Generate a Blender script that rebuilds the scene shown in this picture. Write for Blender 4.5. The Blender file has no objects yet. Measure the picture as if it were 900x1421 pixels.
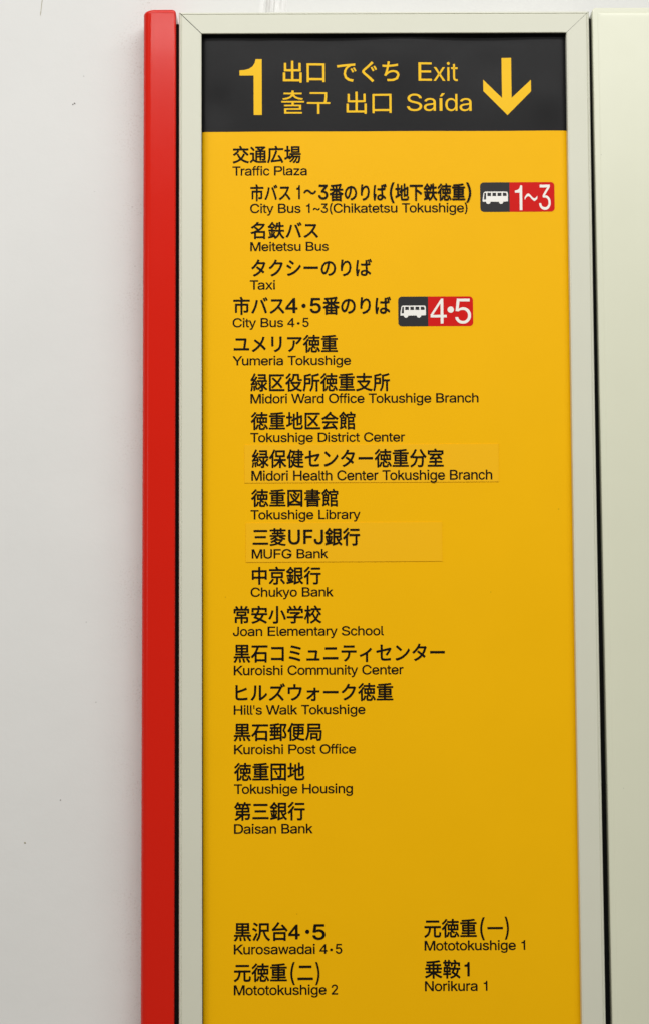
# Station exit guide sign: yellow directory poster in a cream metal frame, a red post on its
# left and a cream metal cabinet on its right, against a painted wall.  Units: metres.
import bpy, bmesh, math, random
from mathutils import Matrix, Vector

sc = bpy.context.scene
col = sc.collection

# ------------------------------------------------------------------ camera
cam_data = bpy.data.cameras.new('camera')
cam = bpy.data.objects.new('camera', cam_data)
col.objects.link(cam)
M = Matrix(((0.9999612, 0.0057706, -0.0066534), (-0.0053328, 0.9979335, 0.0640331), (0.0070092, -0.0639952, 0.9979256)))
A = Matrix(((1, 0, 0), (0, 0, -1), (0, 1, 0)))
D = Matrix(((1, 0, 0), (0, -1, 0), (0, 0, -1)))
rot = (D @ M @ A).transposed()
cam.matrix_world = Matrix.Translation((0, -1.76, 1.5)) @ rot.to_4x4()
cam_data.sensor_fit = 'VERTICAL'
cam_data.sensor_height = 24
cam_data.lens = 2200 / 1421 * 24
cam_data.clip_start = 0.05
cam_data.clip_end = 100
sc.camera = cam

# ------------------------------------------------------------------ light (indoors, lamps overhead)
sc.view_settings.view_transform = 'Standard'
sc.view_settings.look = 'None'
sc.view_settings.exposure = 0.0
sc.view_settings.gamma = 1.0
sc.cycles.use_denoising = True
sc.cycles.max_bounces = 8
w = bpy.data.worlds.new('World')
sc.world = w
w.use_nodes = True
bg = w.node_tree.nodes['Background']
bg.inputs['Color'].default_value = (1.0, 0.925, 0.81, 1)      # light off the station's walls and floor
bg.inputs['Strength'].default_value = 0.335


def area_lamp(name, loc, target, sx, sy, power, color):
    l = bpy.data.lights.new(name, 'AREA')
    l.shape = 'RECTANGLE'
    l.size, l.size_y, l.energy, l.color = sx, sy, power, color
    o = bpy.data.objects.new(name, l)
    col.objects.link(o)
    o.location = loc
    o.rotation_euler = (Vector(target) - Vector(loc)).to_track_quat('-Z', 'Y').to_euler()
    return o


area_lamp('ceiling_lamp', (-0.1, -1.05, 3.05), (-0.1, -1.0, 0.0), 3.2, 0.25, 38, (1.0, 1.0, 0.99))
area_lamp('ceiling_lamp', (0.32, -2.35, 3.05), (0.32, -2.2, 0.0), 2.4, 0.30, 42, (1.0, 1.0, 0.99))
area_lamp('post_highlight_lamp', (-2.55, -2.45, 2.05), (-0.17, 0.0, 1.8), 0.07, 1.3, 5.0, (1.0, 0.99, 0.97))  # added unseen lamp that draws the highlight line on the red post's corner

# ------------------------------------------------------------------ helpers
def tag(o, label=None, category=None, kind=None, group=None):
    for k, v in (('label', label), ('category', category), ('kind', kind), ('group', group)):
        if v:
            o[k] = v
    return o


def link_mesh(name, me, mat=None, parent=None):
    o = bpy.data.objects.new(name, me)
    col.objects.link(o)
    if mat:
        me.materials.clear()
        me.materials.append(mat)
    if parent:
        o.parent = parent
    return o


def empty(name, loc):
    o = bpy.data.objects.new(name, None)
    col.objects.link(o)
    o.location = loc
    return o


def from_bm(name, bm, mat, parent=None, smooth=False, offset=(0, 0, 0)):
    if offset != (0, 0, 0):
        bmesh.ops.translate(bm, verts=bm.verts, vec=[-c for c in offset])
    bmesh.ops.recalc_face_normals(bm, faces=bm.faces)
    me = bpy.data.meshes.new(name)
    bm.to_mesh(me)
    bm.free()
    if smooth:
        for p in me.polygons:
            p.use_smooth = True
    return link_mesh(name, me, mat, parent)


def weighted(o):
    m = o.modifiers.new('normals', 'WEIGHTED_NORMAL')
    m.keep_sharp = True
    return o


def box_bm(x0, x1, y0, y1, z0, z1):
    bm = bmesh.new()
    bmesh.ops.create_cube(bm, size=1)
    for v in bm.verts:
        v.co = ((x0 + x1) / 2 + v.co.x * (x1 - x0), (y0 + y1) / 2 + v.co.y * (y1 - y0), (z0 + z1) / 2 + v.co.z * (z1 - z0))
    return bm


def bevel_where(bm, test, offset, segments):
    edges = [e for e in bm.edges if test(e.verts[0].co, e.verts[1].co)]
    bmesh.ops.bevel(bm, geom=edges, offset=offset, segments=segments, affect='EDGES', profile=0.5, clamp_overlap=True)


# ------------------------------------------------------------------ materials
def new_mat(name):
    m = bpy.data.materials.new(name)
    m.use_nodes = True
    nt = m.node_tree
    return m, nt, nt.nodes['Principled BSDF']


def noise(nt, scale, detail=4, rough=0.6, vec=None):
    n = nt.nodes.new('ShaderNodeTexNoise')
    n.inputs['Scale'].default_value = scale
    n.inputs['Detail'].default_value = detail
    n.inputs['Roughness'].default_value = rough
    if vec:
        nt.links.new(vec, n.inputs['Vector'])
    return n.outputs['Fac']


def geo(nt):
    return nt.nodes.new('ShaderNodeNewGeometry').outputs['Position']


def ramp(nt, fac, stops):
    r = nt.nodes.new('ShaderNodeValToRGB')
    while len(r.color_ramp.elements) < len(stops):
        r.color_ramp.elements.new(0.5)
    for e, (p, c) in zip(r.color_ramp.elements, stops):
        e.position = p
        e.color = c if len(c) == 4 else (*c, 1)
    nt.links.new(fac, r.inputs['Fac'])
    return r.outputs['Color']


def mix(nt, fac, a, b, mode='MIX'):
    n = nt.nodes.new('ShaderNodeMix')
    n.data_type = 'RGBA'
    n.blend_type = mode
    for sock, v in ((n.inputs[0], fac), (n.inputs[6], a), (n.inputs[7], b)):
        if isinstance(v, bpy.types.NodeSocket):
            nt.links.new(v, sock)
        else:
            sock.default_value = v if not isinstance(v, tuple) or len(v) == 4 else (*v, 1)
    return n.outputs[2]


def math_node(nt, op, *vals):
    n = nt.nodes.new('ShaderNodeMath')
    n.operation = op
    for i, v in enumerate(vals):
        if isinstance(v, bpy.types.NodeSocket):
            nt.links.new(v, n.inputs[i])
        else:
            n.inputs[i].default_value = v
    return n.outputs[0]


def bump(nt, bs, height, strength, dist):
    b = nt.nodes.new('ShaderNodeBump')
    b.inputs['Strength'].default_value = strength
    b.inputs['Distance'].default_value = dist
    nt.links.new(height, b.inputs['Height'])
    nt.links.new(b.outputs['Normal'], bs.inputs['Normal'])


def painted(name, color, rough, mottle=0.03, bump_d=0.00005, bump_scale=260, speck=True, spec=0.5, coat=0.0):
    m, nt, bs = new_mat(name)
    p = geo(nt)
    c = tuple(color)
    lo = tuple(x * (1 - mottle) for x in c)
    colr = ramp(nt, noise(nt, 9, 5, 0.65, p), [(0.35, lo), (0.65, c)])
    if speck:                                       # tiny dust and pin marks
        v = nt.nodes.new('ShaderNodeTexVoronoi')
        v.inputs['Scale'].default_value = 70
        v.inputs['Randomness'].default_value = 1
        nt.links.new(p, v.inputs['Vector'])
        near = math_node(nt, 'LESS_THAN', v.outputs['Distance'], 0.06)
        pick = math_node(nt, 'GREATER_THAN', noise(nt, 31, 2, 0.5, p), 0.66)
        f = math_node(nt, 'MULTIPLY', near, pick)
        f = math_node(nt, 'MULTIPLY', f, 0.35)
        colr = mix(nt, f, colr, tuple(x * 0.35 for x in c))
    nt.links.new(colr, bs.inputs['Base Color'])
    r = nt.nodes.new('ShaderNodeMapRange')
    nt.links.new(noise(nt, 14, 4, 0.6, p), r.inputs['Value'])
    r.inputs['To Min'].default_value = rough - 0.05
    r.inputs['To Max'].default_value = rough + 0.05
    nt.links.new(r.outputs['Result'], bs.inputs['Roughness'])
    bs.inputs['Specular IOR Level'].default_value = spec
    bs.inputs['Coat Weight'].default_value = coat
    bs.inputs['Coat Roughness'].default_value = 0.09
    bump(nt, bs, noise(nt, bump_scale, 3, 0.5, p), 0.6, bump_d)
    return m


CREAM = painted('cream_paint', (0.61, 0.617, 0.515), 0.40, 0.02, 0.00003, 180)
CABINET = painted('cabinet_paint', (0.645, 0.66, 0.52), 0.34, 0.02, 0.00004, 150, spec=0.75)
RED = painted('red_paint', (0.60, 0.010, 0.002), 0.22, 0.02, 0.00001, 60, speck=False, spec=0.17, coat=0.09)
YELLOW = painted('yellow_sheet', (0.83, 0.444, 0.0), 0.42, 0.02, 0.00003, 120, spec=0.12)
PATCH = painted('yellow_patch', (0.83, 0.442, 0.0), 0.40, 0.01, 0.00002, 120, speck=False, spec=0.25)
BLACK = painted('black_sheet', (0.012, 0.012, 0.013), 0.30, 0.10, 0.00004, 40, spec=0.10)
INK = painted('black_ink', (0.006, 0.004, 0.003), 0.5, 0.05, 0.00001, 200, speck=False, spec=0.08)
YELLOW_INK = painted('yellow_ink', (0.83, 0.49, 0.002), 0.42, 0.02, 0.00001, 200, speck=False, spec=0.2)
WHITE_INK = painted('white_ink', (0.80, 0.79, 0.75), 0.4, 0.02, 0.00001, 200, speck=False)
RED_INK = painted('red_ink', (0.58, 0.010, 0.009), 0.4, 0.03, 0.00001, 200, speck=False, spec=0.08)
BADGE_BLACK = painted('badge_black', (0.020, 0.020, 0.022), 0.4, 0.05, 0.00001, 200, speck=False, spec=0.2)
NEAR_BLACK = painted('near_black', (0.006, 0.006, 0.006), 0.8, 0.1, 0.0001, 300, speck=False, spec=0.1)  # near-black, for the painted slot shade and the strips inside the rails
STEEL = painted('dark_back', (0.10, 0.10, 0.10), 0.6, 0.1, 0.0001, 100, speck=False)


def wall_material():
    m, nt, bs = new_mat('wall_paint')
    p = geo(nt)
    base = ramp(nt, noise(nt, 4.5, 6, 0.65, p), [(0.3, (0.665, 0.67, 0.66)), (0.7, (0.695, 0.70, 0.69))])
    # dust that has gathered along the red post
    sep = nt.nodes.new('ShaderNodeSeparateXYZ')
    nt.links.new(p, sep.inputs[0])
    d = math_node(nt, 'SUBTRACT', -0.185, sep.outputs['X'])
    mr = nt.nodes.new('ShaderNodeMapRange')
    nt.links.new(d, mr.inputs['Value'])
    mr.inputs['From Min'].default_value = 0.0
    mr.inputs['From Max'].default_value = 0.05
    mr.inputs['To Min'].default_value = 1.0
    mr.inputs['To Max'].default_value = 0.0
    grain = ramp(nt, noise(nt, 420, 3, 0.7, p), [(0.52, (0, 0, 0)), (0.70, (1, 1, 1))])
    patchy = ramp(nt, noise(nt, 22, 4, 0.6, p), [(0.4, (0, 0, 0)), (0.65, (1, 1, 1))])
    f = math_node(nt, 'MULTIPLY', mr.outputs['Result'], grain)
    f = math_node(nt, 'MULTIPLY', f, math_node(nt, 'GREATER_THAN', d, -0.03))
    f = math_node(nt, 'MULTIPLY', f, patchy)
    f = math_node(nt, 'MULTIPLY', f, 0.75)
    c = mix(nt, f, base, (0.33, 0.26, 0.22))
    # pin-prick marks
    v = nt.nodes.new('ShaderNodeTexVoronoi')
    v.inputs['Scale'].default_value = 38
    nt.links.new(p, v.inputs['Vector'])
    near = math_node(nt, 'LESS_THAN', v.outputs['Distance'], 0.035)
    pick = math_node(nt, 'GREATER_THAN', noise(nt, 17, 2, 0.5, p), 0.6)
    f2 = math_node(nt, 'MULTIPLY', math_node(nt, 'MULTIPLY', near, pick), 0.28)
    c = mix(nt, f2, c, (0.25, 0.24, 0.22))
    nt.links.new(c, bs.inputs['Base Color'])
    bs.inputs['Roughness'].default_value = 0.55
    bs.inputs['Specular IOR Level'].default_value = 0.3
    h = math_node(nt, 'ADD', math_node(nt, 'MULTIPLY', noise(nt, 35, 5, 0.6, p), 1.0),
                  math_node(nt, 'MULTIPLY', noise(nt, 300, 2, 0.5, p), 0.12))
    bump(nt, bs, h, 0.5, 0.0006)
    return m


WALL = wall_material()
CHIP = painted('bare_plaster', (0.22, 0.21, 0.20), 0.9, 0.3, 0.0002, 300, speck=False)
FILLER = painted('glossy_filler', (0.70, 0.70, 0.69), 0.28, 0.04, 0.0003, 120, speck=False)
DIRT = painted('dirt', (0.40, 0.37, 0.25), 0.8, 0.3, 0.0001, 300, speck=False)

# ------------------------------------------------------------------ wall
WY = 0.038                                      # the wall's face; the sign's face is at y = 0
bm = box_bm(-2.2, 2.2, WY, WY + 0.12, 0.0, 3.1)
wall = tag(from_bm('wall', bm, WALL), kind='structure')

rnd = random.Random(4)


def chip(x, z, r, mat, n=9):
    r *= .75
    bm = bmesh.new()
    a = [bm.verts.new((x + r * rnd.uniform(.6, 1.2) * math.cos(t * 2 * math.pi / n), WY - 0.0003,
                       z + r * rnd.uniform(.6, 1.2) * math.sin(t * 2 * math.pi / n))) for t in range(n)]
    c = bm.verts.new((x, WY - 0.0006, z))
    for i in range(n):
        bm.faces.new((a[i], a[(i + 1) % n], c))
    return from_bm('paint_chip', bm, mat, wall)


for x, z, r in ((-.2725, 2.0895, .0013), (-.2745, 2.0882, .0011), (-.285, 1.293, .0009), (-.2455, 1.402, .0007),
                (-.262, 2.1215, .0006), (-.249, 1.986, .0005), (-.206, 1.968, .0006)):
    chip(x, z, r, CHIP)
chip(-.3245, 1.246, .0014, DIRT)
# hairline crack at the top left
bm = bmesh.new()
pts = [(-.3104, 2.213), (-.3113, 2.206), (-.3119, 2.199), (-.3127, 2.1935)]
vs = [(bm.verts.new((x - .0003, WY - .0003, z)), bm.verts.new((x + .0003, WY - .0003, z))) for x, z in pts]
for a, b in zip(vs, vs[1:]):
    bm.faces.new((a[0], a[1], b[1], b[0]))
from_bm('crack', bm, DIRT, wall)


# the run of filler that comes down the wall behind the sign's top edge
def filler_run():
    bm = bmesh.new()
    nx, nz = 44, 40
    x0, x1, z0, z1 = -.0600, -.0270, 2.10, 2.42
    g = []
    for j in range(nz + 1):
        row = []
        z = z0 + (z1 - z0) * j / nz
        for i in range(nx + 1):
            u = i / nx
            x = x0 + (x1 - x0) * u + 0.0012 * math.sin(z * 60)
            env = math.sin(math.pi * u) ** 0.5 if 0 < u < 1 else 0
            ridge = (0.0018 * math.exp(-((u - .33) / .07) ** 2) + 0.0010 * math.exp(-((u - .50) / .05) ** 2)
                     + 0.0009 * math.exp(-((u - .70) / .09) ** 2) + 0.0007 * math.exp(-((u - .9) / .04) ** 2)
                     - 0.0010 * math.exp(-((u - .22) / .035) ** 2))
            ridge *= 1 + 0.35 * math.sin(z * 210 + u * 9) + 0.2 * math.sin(z * 530 + u * 31)
            y = WY + 0.0002 - env * (0.0008 + 1.9 * ridge)
            row.append(bm.verts.new((x, y, z)))
        g.append(row)
    for j in range(nz):
        for i in range(nx):
            bm.faces.new((g[j][i], g[j][i + 1], g[j + 1][i + 1], g[j + 1][i]))
    return from_bm('filler_run', bm, FILLER, wall, smooth=True)


filler_run()

# ------------------------------------------------------------------ red post
ZB = 0.55                                       # everything runs on below the picture to here
post = empty('red_post', (-.172, .02, ZB))
tag(post, 'glossy red metal post with a rounded left corner, standing against the white wall', 'post')
px0, px1, py0 = -.1912, -.1540, -.004
PT, PR = 2.1838, .0042
bm = bmesh.new()


def post_ring(z, dl, dr, df):
    xl, xr, yf, yb = px0 + dl, px1 - dr, py0 + df, WY - .001
    pts = [(xl, yb)]
    rl, rr = .0100, .0022
    pts += [(xl + rl - rl * math.cos(math.radians(9 * k)), yf + rl - rl * math.sin(math.radians(9 * k))) for k in range(11)]
    pts += [(xr - rr + rr * math.sin(math.radians(22.5 * k)), yf + rr - rr * math.cos(math.radians(22.5 * k))) for k in range(5)]
    pts.append((xr, yb))
    return [bm.verts.new((x, y, z)) for x, y in pts]


rings = [post_ring(ZB + (PT - PR - ZB) * k / 12, 0, 0, 0) for k in range(13)]
for k in range(1, 7):
    t = math.radians(15 * k)
    c = 1 - math.cos(t)
    rings.append(post_ring(PT - PR + PR * math.sin(t), .0046 * c, .0030 * c, .0016 * c))
for p, q in zip(rings, rings[1:]):
    n = len(p)
    for k in range(n):
        bm.faces.new((p[k], p[(k + 1) % n], q[(k + 1) % n], q[k]))
bm.faces.new(rings[-1])
bm.faces.new(rings[0][::-1])
# it leans a little: its top sits 1.6 mm further right than its foot in view
for v in bm.verts:
    v.co.x += .0018 * (v.co.z - 1.06) / 1.12
body = weighted(from_bm('post_body', bm, RED, post, smooth=True, offset=tuple(post.location)))
bm = box_bm(-.1557, -.1497, .006, WY - .001, ZB, 2.1705)  # black strip standing in for the shade deep in the slot by the frame
from_bm('slot_shade', bm, NEAR_BLACK, post, offset=tuple(post.location))

# ------------------------------------------------------------------ cabinet on the right
cab = empty('metal_cabinet', (.55, .02, ZB))
tag(cab, 'pale cream metal cabinet with folded edges, right of the yellow sign', 'cabinet')
cx0 = .3190
bm = box_bm(cx0, .80, -.002, WY - .001, ZB, 2.1852)
bevel_where(bm, lambda a, b: abs(a.x - cx0) < 1e-5 and abs(b.x - cx0) < 1e-5 and a.z > 2.18 and b.z > 2.18, .0045, 5)
bevel_where(bm, lambda a, b: a.y < -.0019 and b.y < -.0019, .0016, 4)
for v in bm.verts:
    if v.co.x < .34:
        v.co.x += .0032 * (2.18 - v.co.z) / 1.12
weighted(from_bm('cabinet_body', bm, CABINET, cab, smooth=True, offset=tuple(cab.location)))
# raised face panel inside the folded edge, slightly pillowed
bm = bmesh.new()
nx, nz = 60, 120
ax0, ax1, az0, az1 = cx0 + .0055, .7945, ZB + .006, 2.1802
g = []
for j in range(nz + 1):
    row = []
    for i in range(nx + 1):
        x = ax0 + (ax1 - ax0) * (i / nx) ** 2.6
        z = az1 - (az1 - az0) * (j / nz) ** 2.2
        e = min(x - ax0, ax1 - x, az1 - z, z - az0)
        y = -.0019 - .0011 * (1 - math.exp(-e / .0022)) - .0008 * (1 - math.exp(-e / .05))
        row.append(bm.verts.new((x + .0032 * (2.18 - z) / 1.12 * max(0, 1 - (x - ax0) / .03), y, z)))
    g.append(row)
for j in range(nz):
    for i in range(nx):
        bm.faces.new((g[j][i], g[j][i + 1], g[j + 1][i + 1], g[j + 1][i]))
from_bm('cabinet_face', bm, CABINET, cab, smooth=True, offset=tuple(cab.location))
bm = box_bm(.3150, .3230, .010, WY - .0015, ZB, 2.1770)  # dark strip in place of the shade between frame and cabinet
from_bm('slot_shade', bm, NEAR_BLACK, cab, offset=tuple(cab.location))

# ------------------------------------------------------------------ the sign
OX0, OX1, IX0, IX1, OZ, IZ = -.1491, .3158, -.1235, .2896, 2.1820, 2.1571
IB, OB = ZB + .0255, ZB
SIGN_AT = Vector((.0833, .02, ZB))
sign = empty('exit_guide_sign', SIGN_AT)
tag(sign, 'tall yellow exit directory with black header and arrow in a cream metal frame', 'sign')


def lens_bow(x, z):                             # the rails are not perfectly straight
    t = (z - 1.05) / 1.13
    return x + (-.0006 * math.sin(math.pi * max(0, min(1, t))) if x > 0 else 0)


def rail(p_out0, p_out1, p_in1, p_in0):
    """One mitred rail: outer edge p_out0-p_out1, inner edge p_in0-p_in1 (x, z)."""
    n = 24
    # profile from the outer side round the face to the inner lip: (s across 0..1, y)
    prof = [(0, .035), (0, .0020), (.015, .0007), (.045, .0001), (.085, -.0001), (.10, .0007), (.125, .0002), (.15, 0),
            (.93, 0), (.955, -.0003), (.985, -.0002), (1, .0006), (1, .0098)]
    bm = bmesh.new()
    rows = []
    for k in range(n + 1):
        t = k / n
        ox, oz = (p_out0[i] + (p_out1[i] - p_out0[i]) * t for i in (0, 1))
        ix, iz = (p_in0[i] + (p_in1[i] - p_in0[i]) * t for i in (0, 1))
        r = []
        for s, y in prof:
            x, z = ox + (ix - ox) * s, oz + (iz - oz) * s
            r.append(bm.verts.new((lens_bow(x, z), y, z)))
        rows.append(r)
    for a, b in zip(rows, rows[1:]):
        for i in range(len(prof) - 1):
            bm.faces.new((a[i], a[i + 1], b[i + 1], b[i]))
    return from_bm('frame_rail', bm, CREAM, sign, offset=tuple(SIGN_AT))


g_ = .00022                                     # the mitre joints stay open by a hair


def mitre(o, i, along):
    return ((o[0] + along[0], o[1] + along[1]), (i[0] + along[0], i[1] + along[1]))


TLo, TLi, TRo, TRi = (OX0, OZ), (IX0, IZ), (OX1, OZ), (IX1, IZ)
BLo, BLi, BRo, BRi = (OX0, OB), (IX0, IB), (OX1, OB), (IX1, IB)
a, b = mitre(TLo, TLi, (2.2 * g_, 0)), mitre(TRo, TRi, (-g_, 0))
rail(a[0], b[0], b[1], a[1])
a, b = mitre(TLo, TLi, (0, -2.2 * g_)), mitre(BLo, BLi, (0, g_))
rail(a[0], b[0], b[1], a[1])
a, b = mitre(TRo, TRi, (0, -g_)), mitre(BRo, BRi, (0, g_))
rail(a[0], b[0], b[1], a[1])
a, b = mitre(BLo, BLi, (g_, 0)), mitre(BRo, BRi, (-g_, 0))
rail(a[0], b[0], b[1], a[1])
bm = box_bm(OX0 + .003, OX1 - .003, .012, .036, OB + .003, OZ - .003)
from_bm('back_box', bm, STEEL, sign, offset=tuple(SIGN_AT))

# dark strip inside the top and left rails
bm = box_bm(IX0 - .003, IX1 + .0005, .0012, .0095, IZ - .0003, IZ + .004)
from_bm('inner_dark_strip', bm, NEAR_BLACK, sign, offset=tuple(SIGN_AT))
bm = box_bm(IX0 - .003, IX0 + .0003, .0012, .0095, IB, IZ - .0004)
from_bm('inner_dark_strip', bm, NEAR_BLACK, sign, offset=tuple(SIGN_AT))

SHEET_Y = .0068


def sheet_y(x, z):
    """The sheets bulge gently, most of all just under the top rail."""
    d = IZ - z
    y = .00055 * math.cos((x + .02) * 2 * math.pi / .23) * math.exp(-d / .05)
    y += .0005 * math.sin(x * 41 + z * 6) * math.exp(-d / .25)
    y += .00018 * math.sin(x * 17 + 1.3) * math.sin(z * 9)
    y += .0012 * math.exp(-d / .006)
    y += .0016 * (math.exp(-max(0, IX1 - x) / .0030) + math.exp(-max(0, x - IX0) / .0030))
    for bx, bz, br, ba in ((.268, 2.085, .02, -.0004), (.205, 2.12, .022, .0004), (.10, 2.135, .03, -.0004),
                           (-.02, 2.125, .028, -.0003), (-.105, 2.075, .018, .0004), (-.06, 2.15, .02, .0003)):
        y += 2 * ba * math.exp(-(((x - bx) / br) ** 2 + ((z - bz) / (br * 1.3)) ** 2))
    return SHEET_Y + y


def sheet(name, x0, x1, z0, z1, lift, mat, parent, step=.005, rim=0.0):
    nx, nz = max(2, int((x1 - x0) / step)), max(2, int((z1 - z0) / step))
    xs = [x0 + (x1 - x0) * i / nx for i in range(nx + 1)]
    if x1 - x0 > .3:                            # closer columns where the sheet curls back at its edges
        edge = [.0008 * k for k in range(16)]
        xs = sorted([x0 + e for e in edge] + [x1 - e for e in edge] + [x for x in xs if x0 + .0125 < x < x1 - .0125])
        nx = len(xs) - 1
    bm = bmesh.new()
    g = []
    for j in range(nz + 1):
        row = []
        for i in range(nx + 1):
            x, z = xs[i], z0 + (z1 - z0) * j / nz
            row.append(bm.verts.new((x, sheet_y(x, z) - lift, z)))
        g.append(row)
    for j in range(nz):
        for i in range(nx):
            bm.faces.new((g[j][i], g[j][i + 1], g[j + 1][i + 1], g[j + 1][i]))
    if rim:                                     # the sheet's own thickness
        loop = [g[0][i] for i in range(nx + 1)] + [g[j][nx] for j in range(1, nz + 1)] + \
               [g[nz][i] for i in range(nx - 1, -1, -1)] + [g[j][0] for j in range(nz - 1, 0, -1)]
        low = [bm.verts.new((v.co.x, v.co.y + rim, v.co.z)) for v in loop]
        for i in range(len(loop)):
            k = (i + 1) % len(loop)
            bm.faces.new((loop[i], loop[k], low[k], low[i]))
    o = from_bm(name, bm, mat, parent, smooth=not rim, offset=tuple(SIGN_AT))
    return o


HEAD_Z = 2.0459
poster = sheet('poster_sheet', IX0 - .004, IX1 + .004, IB - .004, HEAD_Z + .003, 0, YELLOW, sign, .008)
poster['label'] = 'bright yellow sheet listing places in Japanese and English'
header = sheet('header_panel', IX0 - .004, IX1 + .004, HEAD_Z, IZ + .003, .00012, BLACK, sign, .003, .0001)
header['label'] = 'black header with the yellow exit number and a down arrow'


def child_of(parent, o):
    o.parent = parent
    return o


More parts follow.
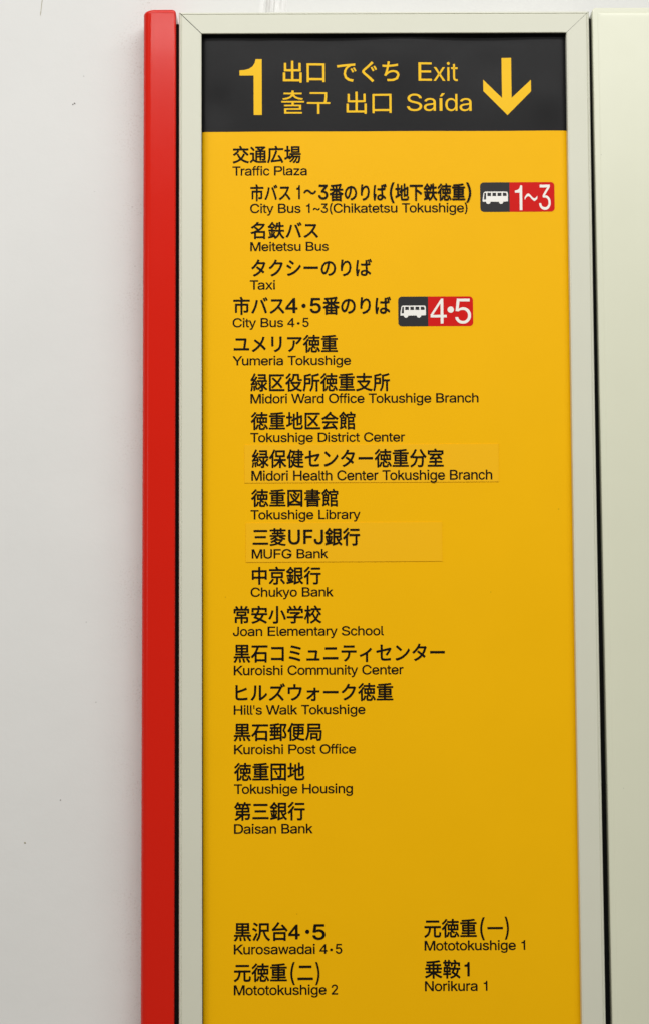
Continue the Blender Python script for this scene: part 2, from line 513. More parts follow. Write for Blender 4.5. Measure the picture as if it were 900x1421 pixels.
# ------------------------------------------------------------------ lettering
# outlines of the Latin letters, cap height 1000: (advance, 'x,y x,y ...|hole ...')
GLYPHS = {
"'": (405, "153,624 138,1000 266,1000 252,624"),
'(': (537, "175,406 181,519 198,636 214,715 235,792 259,867 300,971 347,1060 464,1060 416,953 375,842 342,728 317,616 302,508 297,406 302,316 315,225 338,131 370,32 397,-38 428,-111 464,-189 347,-189 295,-91 252,7 219,107 195,208 180,307"),
')': (537, "73,-189 110,-110 142,-35 169,35 201,135 222,229 235,318 240,406 235,508 219,616 195,728 162,842 121,953 73,1060 190,1060 237,971 279,867 303,792 323,715 340,636 356,518 362,406 357,306 342,205 317,105 284,5 241,-93 190,-189"),
'0': (891, "446,-13 342,2 255,47 186,122 135,223 112,305 99,397 94,499 99,602 113,694 136,776 187,878 256,952 343,998 446,1013 548,998 635,952 704,878 755,776 778,694 792,602 797,499 792,397 778,305 755,223 705,122 636,47 549,2|446,97 513,109 570,145 616,203 649,283 669,382 676,499 669,618 649,717 616,797 570,855 513,891 446,903 377,891 320,855 275,797 242,717 222,618 215,499 222,382 242,283 275,203 320,145 377,109"),
'1': (891, "150,0 150,107 768,107 768,0|542,1000 542,0 417,0 417,881 411,881 169,703 169,839 390,1000"),
'2': (891, "126,0 126,93 460,450 555,555 587,600 611,642 625,685 630,730 623,780 605,823 575,857 537,883 491,898 440,903 385,897 339,880 301,851 273,813 255,766 250,711 129,711 139,796 169,869 218,930 281,976 357,1004 442,1013 527,1004 601,976 663,932 710,875 739,808 749,732 744,677 729,624 702,569 660,508 525,353 300,119 300,111 765,111 765,0"),
'3': (891, "428,-13 341,-5 261,19 192,59 138,113 102,180 86,259 215,259 226,211 249,171 282,139 325,116 374,103 430,98 488,103 541,119 585,146 618,183 640,229 647,285 641,337 621,386 588,427 540,459 476,480 395,487 308,487 308,588 566,881 566,889 137,889 137,1000 732,1000 732,905 415,547 415,568 518,567 606,542 677,498 729,437 762,365 772,285 761,202 728,130 676,70 607,24 523,-4"),
'4': (774, "450,0 450,240 35,240 35,350 475,985 570,985 570,345 705,345 705,240 570,240 570,0|450,345 450,790 140,345"),
'5': (891, "435,-13 350,-5 275,22 212,64 163,118 130,183 117,256 240,256 250,213 271,175 302,143 341,118 385,103 435,98 492,105 543,127 585,160 617,205 638,258 644,319 637,380 616,435 583,480 540,515 488,537 428,544 378,540 329,528 285,508 252,483 132,497 189,1000 720,1000 720,889 296,889 263,593 268,593 305,619 349,639 399,651 451,656 517,649 578,631 632,601 678,561 716,511 745,454 763,390 768,321 758,229 725,149 674,81 607,30 526,-3"),
'6': (891, "445,-13 357,-3 280,29 215,79 166,146 135,227 125,318 133,392 157,470 201,560 270,669 496,1000 633,1000 297,513 286,513 302,541 324,565 352,587 385,603 421,614 462,617 547,608 621,579 681,533 727,471 755,396 764,309 754,221 723,143 674,78 609,28 532,-3|445,95 500,102 548,123 587,156 618,199 637,251 644,309 637,368 618,419 587,462 548,494 500,515 445,521 390,515 342,495 302,463 271,420 252,370 246,311 252,252 271,200 302,156 342,123 390,102"),
'7': (891, "191,0 636,881 636,889 122,889 122,1000 768,1000 768,882 324,0"),
'8': (891, "445,-13 350,-4 266,22 198,65 146,121 113,189 102,266 108,327 128,384 158,433 199,474 246,504 300,520 300,525 234,554 182,605 149,672 138,748 148,820 178,884 225,938 287,979 361,1005 445,1013 528,1005 602,979 663,938 710,884 740,820 750,748 739,672 706,605 655,554 591,525 591,520 643,504 690,474 730,433 761,384 781,327 788,266 777,189 744,121 692,65 623,22 540,-4|445,97 507,102 560,118 603,145 635,180 655,223 662,272 655,325 634,371 600,409 556,438 504,456 445,462 385,456 333,438 289,409 255,371 234,325 227,272 233,223 253,180 285,145 329,118 382,102|445,569 495,574 539,590 576,616 604,650 622,691 628,738 622,785 605,826 577,859 541,884 496,899 445,904 393,899 349,884 312,859 284,826 267,785 261,738 267,691 284,650 312,616 349,590 394,574"),
'9': (891, "444,1013 532,1003 610,971 674,921 723,854 754,773 764,682 756,608 733,530 688,440 619,331 394,0 256,0 593,487 604,487 588,459 565,435 537,413 505,397 468,386 428,383 343,392 269,421 209,467 163,529 134,604 125,691 135,780 166,858 216,922 280,972 357,1003|444,905 390,898 342,877 302,844 272,801 253,749 246,691 253,632 272,581 302,538 342,506 390,485 444,479 499,485 548,505 588,537 618,580 637,631 644,689 637,748 618,800 588,844 548,877 500,898"),
'B': (897, "118,0 118,1000 474,1000 569,991 646,964 706,923 749,869 774,805 783,735 777,677 760,629 734,591 700,562 661,540 619,524 619,515 667,506 714,483 756,447 791,399 814,340 821,268 813,196 787,131 742,77 677,35 592,9 485,0|245,112 481,112 581,123 648,157 686,207 699,268 692,317 673,361 642,399 601,429 549,447 488,454 245,454|245,561 468,561 520,566 566,582 605,608 635,642 654,683 660,732 649,793 614,843 556,877 472,888 245,888"),
'C': (1003, "526,-13 442,-6 366,14 295,49 233,96 180,156 137,227 105,308 86,399 79,499 86,600 105,691 137,773 180,844 233,903 295,951 366,986 442,1006 526,1013 599,1008 669,991 733,964 790,926 840,879 880,822 910,758 930,685 803,685 788,733 765,776 737,812 702,842 663,866 620,883 574,893 526,896 438,884 361,850 296,793 246,715 214,617 203,499 214,382 246,284 296,207 361,150 439,116 526,104 574,107 620,118 663,135 702,158 737,188 765,225 788,267 803,315 930,315 911,243 881,178 840,122 791,74 734,37 669,9 600,-8"),
'D': (1005, "112,0 112,1000 480,1000 588,991 676,966 753,924 818,867 870,797 909,713 932,617 940,500 932,383 909,287 870,203 818,133 753,76 676,34 588,9 480,0|245,885 480,885 556,878 618,859 673,827 719,783 756,728 783,664 799,590 805,500 799,410 783,336 756,272 719,217 673,173 618,141 556,122 480,115 245,115"),
'E': (823, "118,0 118,1000 732,1000 732,888 245,888 245,562 699,562 699,450 245,450 245,112 738,112 738,0"),
'F': (806, "118,0 118,1000 726,1000 726,888 245,888 245,547 681,547 681,435 245,435 245,0"),
'G': (1023, "528,-13 443,-6 365,14 294,49 231,97 179,156 136,227 104,309 85,399 79,499 85,600 104,691 136,773 179,844 231,903 293,951 362,986 438,1006 521,1013 597,1008 669,990 735,961 793,922 842,874 883,818 913,755 932,685 802,685 784,732 761,773 733,809 700,839 662,864 620,882 573,892 521,896 436,884 360,850 295,793 246,715 214,617 203,499 214,382 246,285 296,207 362,150 440,116 528,104 608,113 678,140 735,183 779,242 806,314 815,398 854,391 556,391 556,503 940,503 940,393 926,278 886,179 823,97 740,37 641,-1"),
'H': (1016, "118,0 118,1000 245,1000 245,568 771,568 771,1000 898,1000 898,0 771,0 771,456 245,456 245,0"),
'J': (779, "364,-13 244,6 148,64 102,124 74,197 65,286 65,340 192,340 192,286 204,205 239,146 294,110 364,98 433,110 487,146 522,205 534,286 534,1000 661,1000 661,286 652,197 624,124 578,64 483,6"),
'K': (929, "105,0 105,1000 240,1000 240,500 720,1000 900,1000 480,580 925,0 755,0 385,490 240,345 240,0"),
'L': (772, "118,0 118,1000 245,1000 245,112 710,112 710,0"),
'M': (1160, "100,0 100,1000 295,1000 580,155 862,1000 1060,1000 1060,0 930,0 930,840 648,0 512,0 230,840 230,0"),
'N': (1029, "118,0 118,1000 268,1000 674,359 713,296 762,210 813,108 796,105 788,213 785,309 784,383 784,1000 911,1000 911,0 760,0 397,570 349,650 291,749 211,889 234,892 240,754 244,645 246,572 246,0"),
'O': (1048, "525,-13 442,-6 366,14 296,49 233,96 181,156 137,227 105,308 86,399 79,499 86,600 105,691 137,773 181,844 233,903 296,951 366,986 442,1006 525,1013 608,1006 684,986 754,951 816,903 869,844 912,773 944,691 963,600 969,499 963,399 944,308 912,227 869,156 816,96 754,49 684,14 608,-6|525,104 610,115 687,149 752,205 803,283 835,382 846,499 835,618 803,717 752,795 687,851 610,885 525,896 439,885 362,850 297,794 246,716 214,618 203,499 214,382 246,284 297,206 362,150 439,115"),
'P': (929, "107,0 107,1000 560,1000 652,991 725,964 785,920 829,862 857,790 866,700 857,610 829,538 785,480 725,436 652,409 560,400 240,400 240,0|240,885 560,885 611,879 652,863 685,836 710,800 725,756 730,700 725,644 710,600 685,564 652,537 611,521 560,515 240,515"),
'R': (883, "118,0 118,1000 464,1000 569,990 655,960 721,913 767,851 795,777 805,692 795,607 767,534 721,473 654,427 569,398 464,389 189,389 189,501 459,501 530,507 585,524 627,553 656,591 673,637 679,692 673,748 656,796 627,835 585,864 529,882 458,889 245,889 245,0|694,0 452,450 595,450 841,0"),
'S': (878, "440,-17 338,-9 251,18 179,61 126,118 90,188 75,268 205,268 217,216 243,172 280,139 327,115 381,101 440,97 504,102 562,118 610,145 648,181 671,224 679,274 673,317 653,352 622,379 582,402 481,437 361,470 251,512 169,568 119,641 102,732 113,811 147,880 201,936 270,979 353,1005 446,1013 540,1005 621,978 689,936 741,882 775,817 788,743 663,743 642,810 594,860 526,891 442,901 382,896 329,880 285,855 253,822 233,783 226,738 234,692 257,656 292,627 333,606 417,577 519,549 612,518 660,496 705,467 744,432 776,388 796,336 803,272 792,195 760,125 707,66 636,21 546,-8"),
'T': (882, "62,888 62,1000 819,1000 819,888 505,888 505,0 379,0 379,888"),
'U': (1017, "509,-16 398,-5 303,30 225,85 166,157 130,243 118,340 118,1000 244,1000 244,350 252,282 277,222 315,172 368,134 433,109 509,101 585,109 650,134 702,172 740,222 764,282 772,350 772,1000 899,1000 899,340 887,243 850,157 792,85 714,30 619,-5"),
'W': (1349, "305,0 32,1000 162,1000 321,385 345,286 367,184 387,78 372,78 393,184 415,286 440,385 602,1000 746,1000 907,385 933,286 956,184 977,78 960,78 981,184 1003,286 1028,385 1186,1000 1316,1000 1042,0 895,0 723,635 691,769 660,934 687,934 658,776 625,635 453,0"),
'Y': (928, "400,0 400,409 32,1000 179,1000 378,677 437,574 491,453 440,453 494,576 551,677 749,1000 895,1000 527,409 527,0"),
'a': (765, "314,-17 247,-10 186,10 134,42 94,88 68,144 60,212 66,270 85,316 114,352 152,380 197,400 246,414 350,432 459,446 496,452 521,462 537,477 542,501 542,505 537,547 524,583 502,612 471,633 432,646 385,650 335,646 293,634 259,615 231,591 211,565 197,538 81,572 112,633 154,680 205,715 261,738 321,751 381,756 470,746 517,731 562,708 602,675 634,630 655,570 662,494 662,0 544,0 544,102 536,102 495,48 464,23 423,2 374,-12|335,89 397,96 448,115 488,145 518,183 536,226 542,271 542,373 510,358 455,346 394,337 345,330 264,312 230,296 203,274 186,244 181,206 185,171 200,142 224,119 255,103 292,93"),
'b': (834, "451,-16 389,-10 339,7 300,33 271,61 232,115 220,115 220,0 103,0 103,1000 223,1000 223,628 232,628 270,680 299,708 337,733 387,750 450,756 538,744 615,709 679,652 727,575 757,481 767,371 757,261 727,166 679,89 616,32 539,-4|433,92 497,101 549,129 591,172 621,229 639,297 645,372 639,447 621,513 591,569 550,612 497,639 433,648 369,640 317,613 276,572 246,517 228,450 221,372 228,294 246,226 276,170 318,128 370,101"),
'c': (778, "407,-16 312,-4 230,32 161,90 110,167 78,261 67,368 78,478 110,572 161,649 230,707 312,744 407,756 461,752 511,741 558,724 600,700 637,669 668,633 693,591 711,544 595,515 571,568 531,611 476,639 407,648 340,639 285,610 243,565 213,508 195,441 189,368 195,297 213,231 243,174 285,130 340,101 407,91 477,101 532,130 573,174 598,230 713,201 696,153 671,110 639,73 602,42 559,17 512,-1 461,-12"),
'd': (834, "384,-16 296,-4 219,32 155,89 107,166 77,261 67,371 77,481 108,575 156,652 220,709 297,744 385,756 448,750 497,733 536,708 565,680 602,628 611,628 611,1000 731,1000 731,0 615,0 615,115 603,115 564,61 534,33 496,7 446,-10|402,92 465,101 517,128 559,170 589,226 607,294 613,372 607,450 589,517 559,572 518,613 465,640 402,648 337,639 284,612 243,569 213,513 195,447 189,372 195,297 213,229 243,172 285,129 338,101"),
'e': (794, "417,-16 316,-4 230,32 161,90 109,167 78,260 67,367 78,475 109,569 159,647 226,706 308,743 403,756 464,751 522,735 578,709 628,670 670,619 702,554 723,475 730,381 730,333 147,333 147,434 664,434 609,397 603,467 585,528 556,578 516,617 465,641 403,649 341,641 288,616 245,578 214,530 195,474 189,415 189,349 196,273 217,209 251,158 297,121 353,98 417,91 460,94 499,104 532,120 561,143 584,172 601,207 717,179 694,124 659,77 612,38 555,9 490,-10"),
'f': (499, "448,746 448,643 13,643 13,746|158,0 158,848 166,907 188,955 222,993 266,1020 316,1036 368,1042 437,1036 477,1024 447,921 422,928 383,932 336,925 303,904 285,870 279,823 279,0"),
'g': (836, "407,-296 330,-291 263,-274 207,-249 162,-216 126,-178 99,-136 199,-80 239,-130 267,-154 303,-173 349,-187 407,-191 489,-180 555,-148 598,-92 612,-11 612,134 602,134 563,82 534,54 496,31 446,15 383,9 298,20 221,52 157,105 108,177 77,268 67,376 77,484 108,577 157,652 221,709 298,744 385,756 448,750 498,733 537,708 566,680 605,627 615,627 615,746 732,746 732,-17 721,-106 689,-177 637,-230 571,-267 493,-289|403,116 466,124 518,148 559,186 590,238 608,302 614,379 608,454 590,519 560,573 519,614 466,640 403,648 338,639 285,612 243,570 213,516 195,451 189,379 195,305 214,241 244,188 286,149 339,124"),
'h': (806, "223,446 223,0 103,0 103,1000 223,1000 223,565 201,565 243,653 299,712 368,745 447,756 518,748 580,724 631,685 670,631 694,560 702,472 702,0 582,0 582,462 571,540 537,598 483,635 413,647 362,641 316,624 278,595 248,556 230,506"),
'i': (328, "103,0 103,746 223,746 223,0|164,870 133,876 106,894 87,919 81,950 87,981 106,1006 133,1024 164,1030 197,1024 224,1006 242,981 248,950 242,919 224,894 197,876"),
'j': (328, "103,746 223,746 223,-59 218,-123 200,-178 169,-222 127,-254 73,-274 7,-281 -19,-281 -19,-170 4,-170 49,-163 80,-141 97,-106 103,-57|164,870 132,876 105,894 87,919 81,950 87,981 105,1006 132,1024 164,1030 196,1024 223,1006 242,981 248,950 242,919 223,894 196,876"),
'k': (696, "93,0 93,1000 212,1000 212,425 500,730 655,730 400,465 680,0 530,0 315,385 212,280 212,0"),
'l': (372, "274,-5 198,6 145,40 114,93 103,166 103,1000 223,1000 223,194 227,151 236,122 255,107 287,102 315,103 334,107 355,5 318,-2"),
'm': (1199, "103,0 103,746 220,746 221,581 211,581 231,635 260,680 297,715 338,739 384,754 431,759 506,747 565,709 607,652 631,579 614,579 633,631 663,674 702,710 748,737 801,754 858,759 921,752 977,731 1025,695 1063,646 1087,581 1095,501 1095,0 974,0 974,499 963,568 929,615 880,641 823,650 776,644 736,629 703,603 679,570 664,531 659,486 659,0 539,0 539,511 529,567 497,611 450,640 392,650 350,645 310,629 275,604 247,568 229,523 223,468 223,0"),
'n': (805, "223,446 223,0 103,0 103,746 219,746 220,565 201,565 243,653 299,712 368,745 447,756 518,748 580,724 631,685 669,631 694,560 702,472 702,0 582,0 582,462 571,540 537,598 483,635 413,647 362,641 316,624 278,595 248,556 230,506"),
'o': (816, "407,-16 312,-4 230,32 161,90 110,167 78,261 67,368 78,478 110,572 161,649 230,707 312,744 407,756 504,744 587,707 655,649 706,572 738,478 749,368 738,261 706,167 655,90 587,32 504,-4|407,91 476,101 531,130 574,174 604,231 622,297 628,368 622,441 604,507 574,565 531,610 476,639 407,648 340,639 285,610 243,565 213,508 195,441 189,368 195,297 213,231 243,174 285,130 340,101"),
'p': (834, "103,-281 103,746 220,746 220,628 232,628 270,680 299,708 337,733 387,750 450,756 538,744 615,709 679,652 727,575 757,481 767,371 757,261 727,166 679,89 616,32 539,-4 451,-16 389,-10 339,7 301,33 271,61 232,115 223,115 223,-281|433,92 497,101 549,129 591,172 621,229 639,297 645,372 639,447 621,513 591,569 550,612 497,639 433,648 369,640 317,613 276,572 246,517 228,450 221,372 228,294 246,226 276,170 318,128 370,101"),
'r': (509, "103,0 103,746 219,746 219,631 227,631 255,682 300,722 355,748 419,756 451,756 479,754 479,634 452,638 407,640 357,635 313,618 276,592 247,557 229,515 223,466 223,0"),
's': (717, "358,-16 285,-10 220,7 166,35 121,74 89,125 70,185 185,209 207,156 244,118 294,97 356,89 426,98 481,122 515,159 527,202 520,238 499,267 465,289 417,305 293,334 205,365 142,409 104,467 92,538 101,599 128,652 170,695 226,728 293,749 368,756 439,750 499,732 548,704 588,667 617,622 637,570 527,545 508,585 477,620 431,645 368,654 307,646 257,623 224,588 213,545 221,507 244,478 282,456 338,438 451,411 540,381 602,337 639,280 651,209 642,147 614,93 570,47 511,13 439,-9"),
't': (447, "401,746 401,643 13,643 13,746|128,926 248,926 248,192 253,150 267,120 294,104 335,98 364,100 397,105 419,3 377,-5 331,-8 245,4 181,42 141,102 128,183"),
'u': (806, "358,-10 288,-2 226,21 175,60 136,115 111,186 103,273 103,746 223,746 223,283 235,206 269,147 323,111 393,99 444,104 490,122 528,151 557,190 576,240 582,300 582,746 702,746 702,0 586,0 586,181 604,181 562,92 505,33 437,1"),
'v': (765, "319,0 34,746 166,746 325,305 367,171 404,41 362,41 399,171 440,305 599,746 730,746 445,0"),
'w': (1115, "270,0 44,746 171,746 262,420 302,268 344,81 324,81 365,265 405,420 495,746 622,746 711,420 750,267 791,81 769,81 812,266 852,420 944,746 1070,746 844,0 724,0 627,338 599,442 571,551 544,664 571,664 544,551 516,442 487,338 391,0"),
'x': (744, "41,0 337,429 336,336 56,746 197,746 290,601 352,498 407,405 345,405 398,498 458,601 554,746 691,746 410,332 410,421 703,0 564,0 454,168 393,267 340,357 402,357 351,267 291,168 180,0"),
'y': (765, "93,-272 121,-168 140,-172 174,-177 204,-175 231,-165 256,-145 278,-114 296,-70 319,-3 34,746 166,746 325,305 367,170 404,41 361,41 398,171 440,305 600,746 730,746 401,-114 376,-167 347,-210 313,-243 274,-267 230,-281 180,-285 127,-281"),
'z': (748, "82,0 82,90 499,628 499,635 94,635 94,746 654,746 654,650 248,118 248,111 666,111 666,0"),
'~': (891, "103,295 109,370 129,428 161,472 202,501 249,518 297,523 345,518 388,502 432,475 483,434 540,390 563,380 587,377 624,385 653,408 671,445 677,497 787,497 781,422 760,364 727,320 687,291 640,274 592,268 543,274 499,290 455,318 406,357 349,401 326,410 302,413 266,407 238,386 219,349 213,295"),
'·': (385, "193,386 158,392 129,412 109,441 103,475 109,510 129,539 158,559 193,565 227,559 256,539 276,510 283,475 276,441 256,412 227,392"),
'í': (328, "103,0 103,746 223,746 223,0|111,843 205,1040 340,1040 210,843"),
}


def poly_list(s):
    return [[tuple(float(n) for n in p.split(',')) for p in q.split()] for q in s.split('|')]


HELV = dict(zip("abcdefghijklmnopqrstuvwxyz", (556, 556, 500, 556, 556, 278, 556, 556, 222, 222, 500, 222, 833, 556, 556, 556, 556, 333, 500, 278, 556, 500, 722, 500, 500, 500)))
HELV.update(zip("ABCDEFGHIJKLMNOPQRSTUVWXYZ", (667, 667, 722, 722, 667, 611, 778, 722, 278, 500, 667, 556, 833, 722, 778, 667, 778, 722, 667, 611, 722, 667, 944, 667, 667, 611)))
HELV.update({c: 556 for c in '0123456789'})
HELV.update({'(': 333, ')': 333, '~': 584, "'": 191, 'í': 278, ' ': 278, '·': 500})
KERN = {'Tr': -60, 'To': -80, 'Ta': -100, 'Wa': -40, 'Yu': -60, 'Ta': -110}


def circle(cx, cy, r, n=20):
    return [(cx + r * math.cos(2 * math.pi * i / n), cy + r * math.sin(2 * math.pi * i / n)) for i in range(n)]


# the numeral one with its curved flag, cap height 1000
ONE = [(345, 0), (345, 1000), (252, 1000), (238, 930), (205, 868), (150, 826), (80, 806), (10, 800), (10, 706), (222, 706), (222, 0)]


def latin_polys(text):
    """Polygons of a line of grotesque lettering, cap height 1000, and its bounds."""
    out, x, prev = [], 0.0, ''
    for ch in text:
        adv = HELV[ch] / 718 * 1000
        x += KERN.get(prev + ch, 0)
        if ch == '·':
            out.append([(x + adv / 2 + a, 400 + b) for a, b in circle(0, 0, 125)])
        elif ch == '1':
            out.append([(x + 150 + a, b) for a, b in ONE])
        elif ch != ' ':
            ga, gs = GLYPHS[ch]
            k = adv / ga
            for q in poly_list(gs):
                out.append([(x + adv / 2 + (a * k - adv / 2) * 1.07, b) for a, b in q])
        x += adv
        prev = ch
    return out


def fill(polys):
    """Filled shape of closed outlines; outlines that overlap are filled one by one."""
    def area(q):
        return sum(q[i - 1][0] * q[i][1] - q[i][0] * q[i - 1][1] for i in range(len(q))) / 2

    def box(q):
        xs, ys = [p[0] for p in q], [p[1] for p in q]
        return min(xs), min(ys), max(xs), max(ys)
    order = sorted(polys, key=lambda q: -abs(area(q)))
    groups = []
    for q in order:
        b = box(q)
        for g in groups:
            h = box(g[0])
            if h[0] < b[0] and h[1] < b[1] and h[2] > b[2] and h[3] > b[3]:
                g.append(q)
                break
        else:
            groups.append([q])
    v, f = [], []
    for g in groups:
        a, t = fill_one(g)
        f += [tuple(i + len(v) for i in k) for k in t]
        v += a
    return v, f


def fill_one(polys):
    """Flat filled triangles (verts, faces) of closed polygons, holes cut out."""
    cu = bpy.data.curves.new('tmp', 'CURVE')
    cu.dimensions = '2D'
    cu.fill_mode = 'FRONT'
    for q in polys:
        s = cu.splines.new('POLY')
        s.points.add(len(q) - 1)
        for p, (a, b) in zip(s.points, q):
            p.co = (a, b, 0, 1)
        s.use_cyclic_u = True
    o = bpy.data.objects.new('tmp', cu)
    me = o.to_mesh()
    v = [(p.co.x, p.co.y) for p in me.vertices]
    f = [tuple(p.vertices) for p in me.polygons]
    o.to_mesh_clear()
    bpy.data.objects.remove(o)
    bpy.data.curves.remove(cu)
    return v, f


def font_fill(text):
    cu = bpy.data.curves.new('tmp', 'FONT')
    cu.body = text
    cu.size = 1000
    cu.resolution_u = 3
    o = bpy.data.objects.new('tmp', cu)
    col.objects.link(o)
    bpy.context.view_layer.update()
    me = o.to_mesh()
    v = [(p.co.x, p.co.y) for p in me.vertices]
    f = [tuple(p.vertices) for p in me.polygons]
    o.to_mesh_clear()
    bpy.data.objects.remove(o)
    bpy.data.curves.remove(cu)
    return v, f


def place(shape, x0, x1, zt, zb, embolden, base=None):
    """Scale a flat shape into the box (mm), thickened by laying shifted copies (mm)."""
    v, f = shape
    ax0, ax1 = min(p[0] for p in v), max(p[0] for p in v)
    az0, az1 = (min(p[1] for p in v), max(p[1] for p in v)) if base is None else base
    r = embolden
    sx = (x1 - x0 - 2 * r) / max(1e-6, ax1 - ax0)
    sz = (zt - zb - 2 * r) / max(1e-6, az1 - az0)
    core = [((x0 + r + (p[0] - ax0) * sx), (zb + r + (p[1] - az0) * sz)) for p in v]
    shifts = [(0, 0)] if r == 0 else [(0, 0), (r, 0), (-r, 0), (0, r), (0, -r), (.7 * r, .7 * r), (-.7 * r, .7 * r), (.7 * r, -.7 * r), (-.7 * r, -.7 * r)]
    return [([(a + dx, b + dz) for a, b in core], f) for dx, dz in shifts]


def finer(v, f, longest=5.0):
    """Split long triangles so that the print follows the bulges of the sheet (mm)."""
    v = list(v)
    todo = [t for q in f for t in ([q] if len(q) == 3 else [(q[0], q[i], q[i + 1]) for i in range(1, len(q) - 1)])]
    done, mids = [], {}
    while todo:
        t = todo.pop()
        ls = [(math.dist(v[t[i]], v[t[(i + 1) % 3]]), i) for i in range(3)]
        l, i = max(ls)
        if l <= longest:
            done.append(t)
            continue
        a, b, c = t[i], t[(i + 1) % 3], t[(i + 2) % 3]
        key = (min(a, b), max(a, b))
        if key not in mids:
            v.append(((v[a][0] + v[b][0]) / 2, (v[a][1] + v[b][1]) / 2))
            mids[key] = len(v) - 1
        m = mids[key]
        todo += [(a, m, c), (m, b, c)]
    return v, done


def letter_mesh(name, layers, lift, mat, parent, label=None):
    vs, fs = [], []
    for k, (v, f) in enumerate(layers):
        if parent is header:
            v, f = finer(v, f)
        n = len(vs)
        for a, b in v:
            x, z = a / 1000, b / 1000
            vs.append((x - SIGN_AT.x, sheet_y(x, z) - lift - k * 8e-6 - SIGN_AT.y, z - SIGN_AT.z))
        fs += [tuple(n + i for i in q) for q in f]
    me = bpy.data.meshes.new(name)
    me.from_pydata(vs, [], fs)
    me.update()
    o = link_mesh(name, me, mat, parent)
    if label:
        o['label'] = label
    return o


def union(*lists):
    return [x for l in lists for x in l]


def segment(kind, text, x0, x1, zt, zb, bold, host_body=True):
    if kind == 'J':
        if text in '一':
            return [([(x0, zb), (x1, zb), (x1, zt), (x0, zt)], [(0, 1, 2, 3)])]
        if text in '()':
            return place(fill(latin_polys(text)), x0, x1, zt, zb, .14)
        return place(font_fill(text), x0, x1, zt, zb, bold)
    if kind == 'B':
        return place(fill(latin_polys(text)), x0, x1, zt, zb, .42)
    if kind == 'D':
        r = (x1 - x0) / 2
        return place(fill([circle(0, 0, 1)]), x0, x1, zt, zb, 0)
    return place(fill(latin_polys(text)), x0, x1, zt, zb, .23 if host_body else 0, base=(0, 985))


patch_one = sheet('sticker_patch', -.0763, .2071, 1.6463, 1.6888, .00060, PATCH, poster, .008, .0006)
patch_one['label'] = 'long yellow patch stuck over the list, with lettering'
patch_two = sheet('sticker_patch', -.0750, .1429, 1.5577, 1.6013, .00060, PATCH, poster, .008, .0006)
patch_two['label'] = 'short yellow patch stuck over the list, with lettering'
for q in (patch_one, patch_two):
    q.parent = sign
HOSTS = {'body': (poster, .00012, INK), 'head': (header, .00026, YELLOW_INK), 's1': (patch_one, .00072, INK), 's2': (patch_two, .00072, INK)}

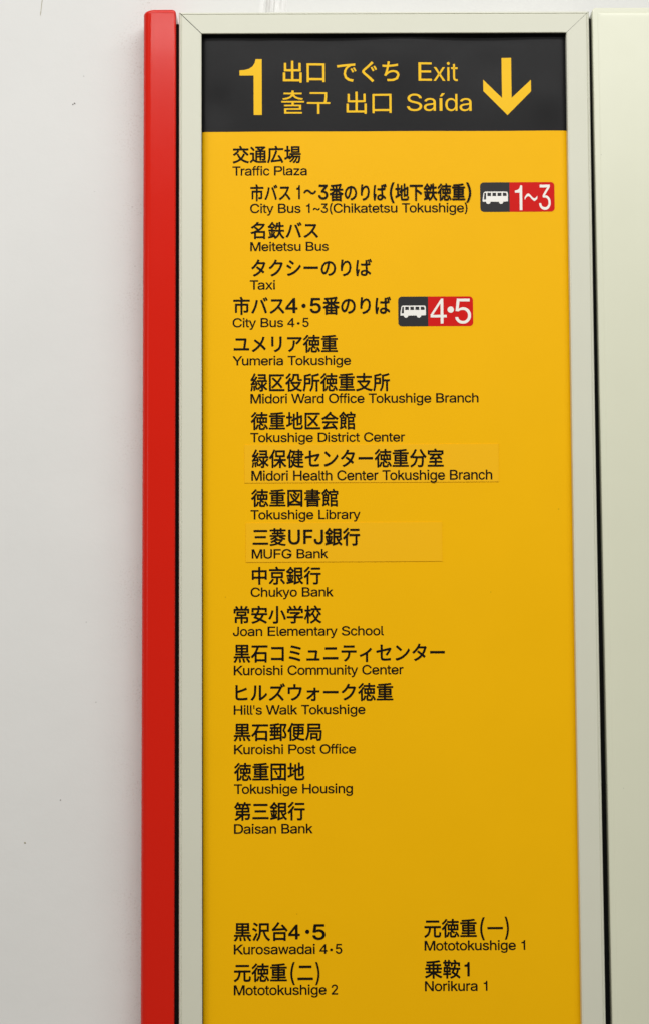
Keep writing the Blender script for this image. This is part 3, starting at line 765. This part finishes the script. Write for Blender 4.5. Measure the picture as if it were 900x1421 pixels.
# lines of lettering: host, then (kind, text, x0, x1, top, base) in millimetres
ROWS = [
 ('body', [('J', '交通広場', -88.9, -11.6, 2029.7, 2009.2)]),
 ('body', [('L', 'Traffic Plaza', -89.0, -5.0, 2005.8, 1995.3)]),
 ('body', [('J', '市バス', -69.0, -23.4, 1985.4, 1965.6), ('B', '1', -16.9, -12.8, 1984.0, 1967.8), ('J', '〜', -9.1, 5.5, 1979.0, 1973.2), ('B', '3', 7.5, 18.5, 1984.5, 1967.2), ('J', '番のりば', 19.8, 84.5, 1985.5, 1965.2), ('J', '(', 87.9, 93.5, 1986.9, 1962.9), ('J', '地下鉄徳重', 94.0, 173.4, 1985.6, 1965.3), ('J', ')', 174.3, 180.0, 1986.5, 1963.3)]),
 ('body', [('L', 'City Bus 1~3(Chikatetsu Tokushige)', -69.3, 175.7, 1962.7, 1952.1)]),
 ('body', [('J', '名鉄バス', -68.9, 7.4, 1942.2, 1922.3)]),
 ('body', [('L', 'Meitetsu Bus', -69.2, 18.7, 1918.9, 1908.6)]),
 ('body', [('J', 'タクシーのりば', -68.2, 67.2, 1899.4, 1879.4)]),
 ('body', [('L', 'Taxi', -69.8, -41.3, 1875.3, 1864.7)]),
 ('body', [('J', '市バス', -88.5, -30.9, 1856.8, 1835.9), ('B', '4', -30.1, -16.1, 1855.0, 1837.7), ('D', '', -11.8, -7.0, 1848.4, 1843.5), ('B', '5', -2.5, 10.1, 1854.9, 1837.3), ('J', '番のりば', 11.8, 88.3, 1856.3, 1835.6)]),
 ('body', [('L', 'City Bus 4·5', -89.3, -3.7, 1832.2, 1821.9)]),
 ('body', [('J', 'ユメリア徳重', -88.2, 28.3, 1813.1, 1792.7)]),
 ('body', [('L', 'Yumeria Tokushige', -89.4, 42.8, 1789.1, 1778.7)]),
 ('body', [('J', '緑区役所徳重支所', -69.5, 86.4, 1769.8, 1748.6)]),
 ('body', [('L', 'Midori Ward Office Tokushige Branch', -69.5, 185.5, 1746.2, 1735.6)]),
 ('body', [('J', '徳重地区会館', -69.3, 47.5, 1726.2, 1705.5)]),
 ('body', [('L', 'Tokushige District Center', -69.7, 102.8, 1702.3, 1691.9)]),
 ('s1', [('J', '緑保健センター徳重分室', -68.3, 145.8, 1684.0, 1662.6)]),
 ('s1', [('L', 'Midori Health Center Tokushige Branch', -68.7, 199.8, 1659.7, 1648.6)]),
 ('body', [('J', '徳重図書館', -69.1, 27.7, 1639.5, 1619.0)]),
 ('body', [('L', 'Tokushige Library', -69.7, 52.2, 1615.7, 1605.3)]),
 ('s2', [('J', '三菱', -67.5, -30.4, 1595.6, 1575.5), ('B', 'U', -27.9, -14.7, 1593.8, 1576.9), ('B', 'F', -11.1, -0.7, 1593.7, 1577.6), ('B', 'J', 0.6, 11.0, 1593.6, 1577.0), ('J', '銀行', 12.6, 51.6, 1595.6, 1575.4)]),
 ('s2', [('L', 'MUFG Bank', -68.5, 15.9, 1571.9, 1561.6)]),
 ('body', [('J', '中京銀行', -68.5, 8.2, 1552.7, 1532.3)]),
 ('body', [('L', 'Chukyo Bank', -69.9, 21.5, 1529.3, 1519.0)]),
 ('body', [('J', '常安小学校', -88.8, 8.7, 1509.4, 1489.1)]),
 ('body', [('L', 'Joan Elementary School', -89.6, 77.2, 1485.9, 1475.6)]),
 ('body', [('J', '黒石コミュニティセンター', -89.0, 144.8, 1466.3, 1446.0)]),
 ('body', [('L', 'Kuroishi Community Center', -88.8, 98.7, 1442.8, 1432.3)]),
 ('body', [('J', 'ヒルズウォーク徳重', -87.0, 87.2, 1423.3, 1403.0)]),
 ('body', [('L', "Hill's Walk Tokushige", -88.9, 56.1, 1399.1, 1388.8)]),
 ('body', [('J', '黒石郵便局', -89.0, 8.3, 1379.7, 1359.5)]),
 ('body', [('L', 'Kuroishi Post Office', -88.7, 45.5, 1355.7, 1345.4)]),
 ('body', [('J', '徳重団地', -88.8, -10.9, 1336.1, 1315.9)]),
 ('body', [('L', 'Tokushige Housing', -88.8, 41.6, 1312.4, 1302.0)]),
 ('body', [('J', '第三銀行', -88.8, -10.7, 1293.2, 1272.5)]),
 ('body', [('L', 'Daisan Bank', -88.9, -2.4, 1268.9, 1258.4)]),
 ('body', [('J', '黒沢台', -89.3, -30.3, 1162.3, 1141.6), ('B', '4', -29.8, -16.8, 1159.5, 1143.3), ('D', '', -11.2, -6.5, 1153.9, 1149.3), ('B', '5', -3.3, 10.7, 1159.7, 1142.6)]),
 ('body', [('L', 'Kurosawadai 4·5', -89.4, 28.8, 1138.1, 1127.5)]),
 ('body', [('J', '元徳重', -89.5, -31.2, 1117.9, 1097.6), ('J', '(', -27.6, -22.6, 1119.0, 1094.2), ('J', '二', -19.8, -2.8, 1115.1, 1099.5), ('J', ')', -0.4, 4.3, 1118.8, 1094.0)]),
 ('body', [('L', 'Mototokushige 2', -89.5, 23.9, 1094.2, 1083.5)]),
 ('body', [('J', '元徳重', 118.8, 176.7, 1164.5, 1143.9), ('J', '(', 180.3, 185.4, 1165.9, 1140.9), ('J', '一', 188.3, 205.4, 1155.3, 1152.9), ('J', ')', 207.3, 211.9, 1166.5, 1141.5)]),
 ('body', [('L', 'Mototokushige 1', 119.0, 229.6, 1140.7, 1130.2)]),
 ('body', [('J', '乗鞍', 119.1, 158.2, 1120.3, 1099.7), ('B', '1', 162.5, 168.3, 1117.7, 1102.1)]),
 ('body', [('L', 'Norikura 1', 119.0, 187.6, 1097.1, 1086.4)]),
 ('head', [('J', '出口', -31.6, 15.6, 2127.6, 2102.1)]),
 ('head', [('J', 'でぐち', 29.2, 100.1, 2126.7, 2102.5)]),
 ('head', [('L', 'Exit', 121.6, 166.5, 2124.8, 2103.8)]),
 ('head', [('J', '출구', -33.5, 21.3, 2093.1, 2066.1)]),
 ('head', [('J', '出口', 39.7, 90.8, 2091.8, 2066.0)]),
 ('head', [('L', 'Saída', 108.2, 181.7, 2088.4, 2069.1)]),
]

for host, segs in ROWS:
    parent, lift, mat = HOSTS[host]
    bold = .43 if host != 'head' else (.0 if segs[0][1] == '출구' else .28 if segs[0][4] > 2.11e3 else .12)
    layers = union(*[segment(k, t, x0, x1, zt, zb, bold, host != 'head') for k, t, x0, x1, zt, zb in segs])
    words = ''.join(t if t else '・' for k, t, *_ in segs)
    letter_mesh('lettering', layers, lift, mat, parent, ('yellow' if host == 'head' else 'black') + ' lettering reading ' + words)

# big numeral and arrow on the header
letter_mesh('numeral', place(fill([ONE]), -80.8, -55.6, 2129.8, 2065.0, 0), .00026, YELLOW_INK, header, 'large yellow numeral one')
ar = [(216.4, 2130.5), (227.3, 2130.5), (227.3, 2084.0), (249.4, 2104.6), (249.4, 2091.2), (222.4, 2064.0), (195.3, 2092.1), (195.3, 2105.4), (216.4, 2084.0)]
letter_mesh('arrow', [fill([ar])], .00026, YELLOW_INK, header, 'large yellow arrow pointing down')


# ------------------------------------------------------------------ bus stop badges
def round_rect(x0, x1, z0, z1, r, corners=(1, 1, 1, 1), n=6):
    pts = []
    for k, (cx, cz, a0) in enumerate(((x1 - r, z1 - r, 0), (x0 + r, z1 - r, 90), (x0 + r, z0 + r, 180), (x1 - r, z0 + r, 270))):
        if corners[k]:
            pts += [(cx + r * math.cos(math.radians(a0 + 90 * i / n)), cz + r * math.sin(math.radians(a0 + 90 * i / n))) for i in range(n + 1)]
        else:
            pts.append(((x1, z1), (x0, z1), (x0, z0), (x1, z0))[k])
    return pts


def bus_pictogram(x0, x1, z1, z0):
    def P(a, b):                                # a, b in units of the drawing: 215 wide, 100 high
        return x0 + (x1 - x0) * a / 215, z1 - (z1 - z0) * b / 100
    body = [P(0, 81), (P(2, 50)), P(8, 14), P(13, 4), P(22, 0), P(203, 0), P(212, 5), P(215, 15), P(215, 78), P(176, 81)]
    body += [P(156 + 19 * math.cos(t * math.pi / 8), 81 + 18 * math.sin(t * math.pi / 8)) for t in range(1, 8)]
    body += [P(137, 81), P(67, 81)]
    body += [P(48 + 19 * math.cos(t * math.pi / 8), 81 + 18 * math.sin(t * math.pi / 8)) for t in range(1, 8)]
    body += [P(29, 81)]
    holes = [[P(16, 12), P(30, 9), P(30, 60), P(24, 65), P(10, 62)]]
    for a, b in ((41, 72), (84, 115), (127, 160)):
        holes.append([P(a, 10), P(b, 10), P(b, 36), P(a, 36)])
    holes.append([P(172, 10), P(196, 10), P(204, 17), P(204, 36), P(172, 36)])
    return [fill([body] + holes)]


def badge(x0, x1, zt, zb, xm, bus, glyph_layers, words):
    r = 4.2
    b = letter_mesh('bus_badge', [fill([round_rect(x0, xm, zb, zt, r, (0, 1, 1, 0))])], .00015, BADGE_BLACK, sign,
                    'black and red bus stop badge reading ' + words)
    letter_mesh('red_field', [fill([round_rect(xm, x1, zb, zt, r, (1, 0, 0, 1))])], .00015, RED_INK, b, 'red half of the badge')
    letter_mesh('bus_pictogram', bus_pictogram(*bus), .00025, WHITE_INK, b, 'white bus pictogram')
    letter_mesh('lettering', glyph_layers, .00025, WHITE_INK, b, 'white lettering reading ' + words)


THREE = GLYPHS['3'][1]
wave = []
for i in range(25):                             # upper edge of the wave dash, then its lower edge back
    t = i / 24
    wave.append((t, .52 - .40 * t * 0 + .36 * math.sin(t * 2 * math.pi * .92 + .1) + (t - .5) * .35 - .0 + .13))
lower = [(t, y - .30) for t, y in wave][::-1]
badge(190.2, 274.3, 1986.5, 1952.6, 223.5, (192.9, 221.6, 1975.9, 1961.5),
      union(place(fill(latin_polys('1')), 229.6, 237.8, 1982.9, 1954.4, 0),
            place(fill([wave + lower]), 240.5, 254.9, 1973.5, 1964.9, 0),
            place(fill(latin_polys('3')), 256.7, 269.9, 1983.5, 1954.5, 0)), '1~3')
badge(96.3, 180.6, 1856.0, 1822.2, 130.0, (98.7, 127.4, 1845.8, 1831.8),
      union(place(fill(latin_polys('4')), 132.7, 150.8, 1853.6, 1825.2, 0),
            place(fill([circle(0, 0, 1)]), 151.8, 159.0, 1844.6, 1837.4, 0),
            place(fill(latin_polys('5')), 160.4, 178.2, 1853.4, 1824.9, 0)), '4・5')
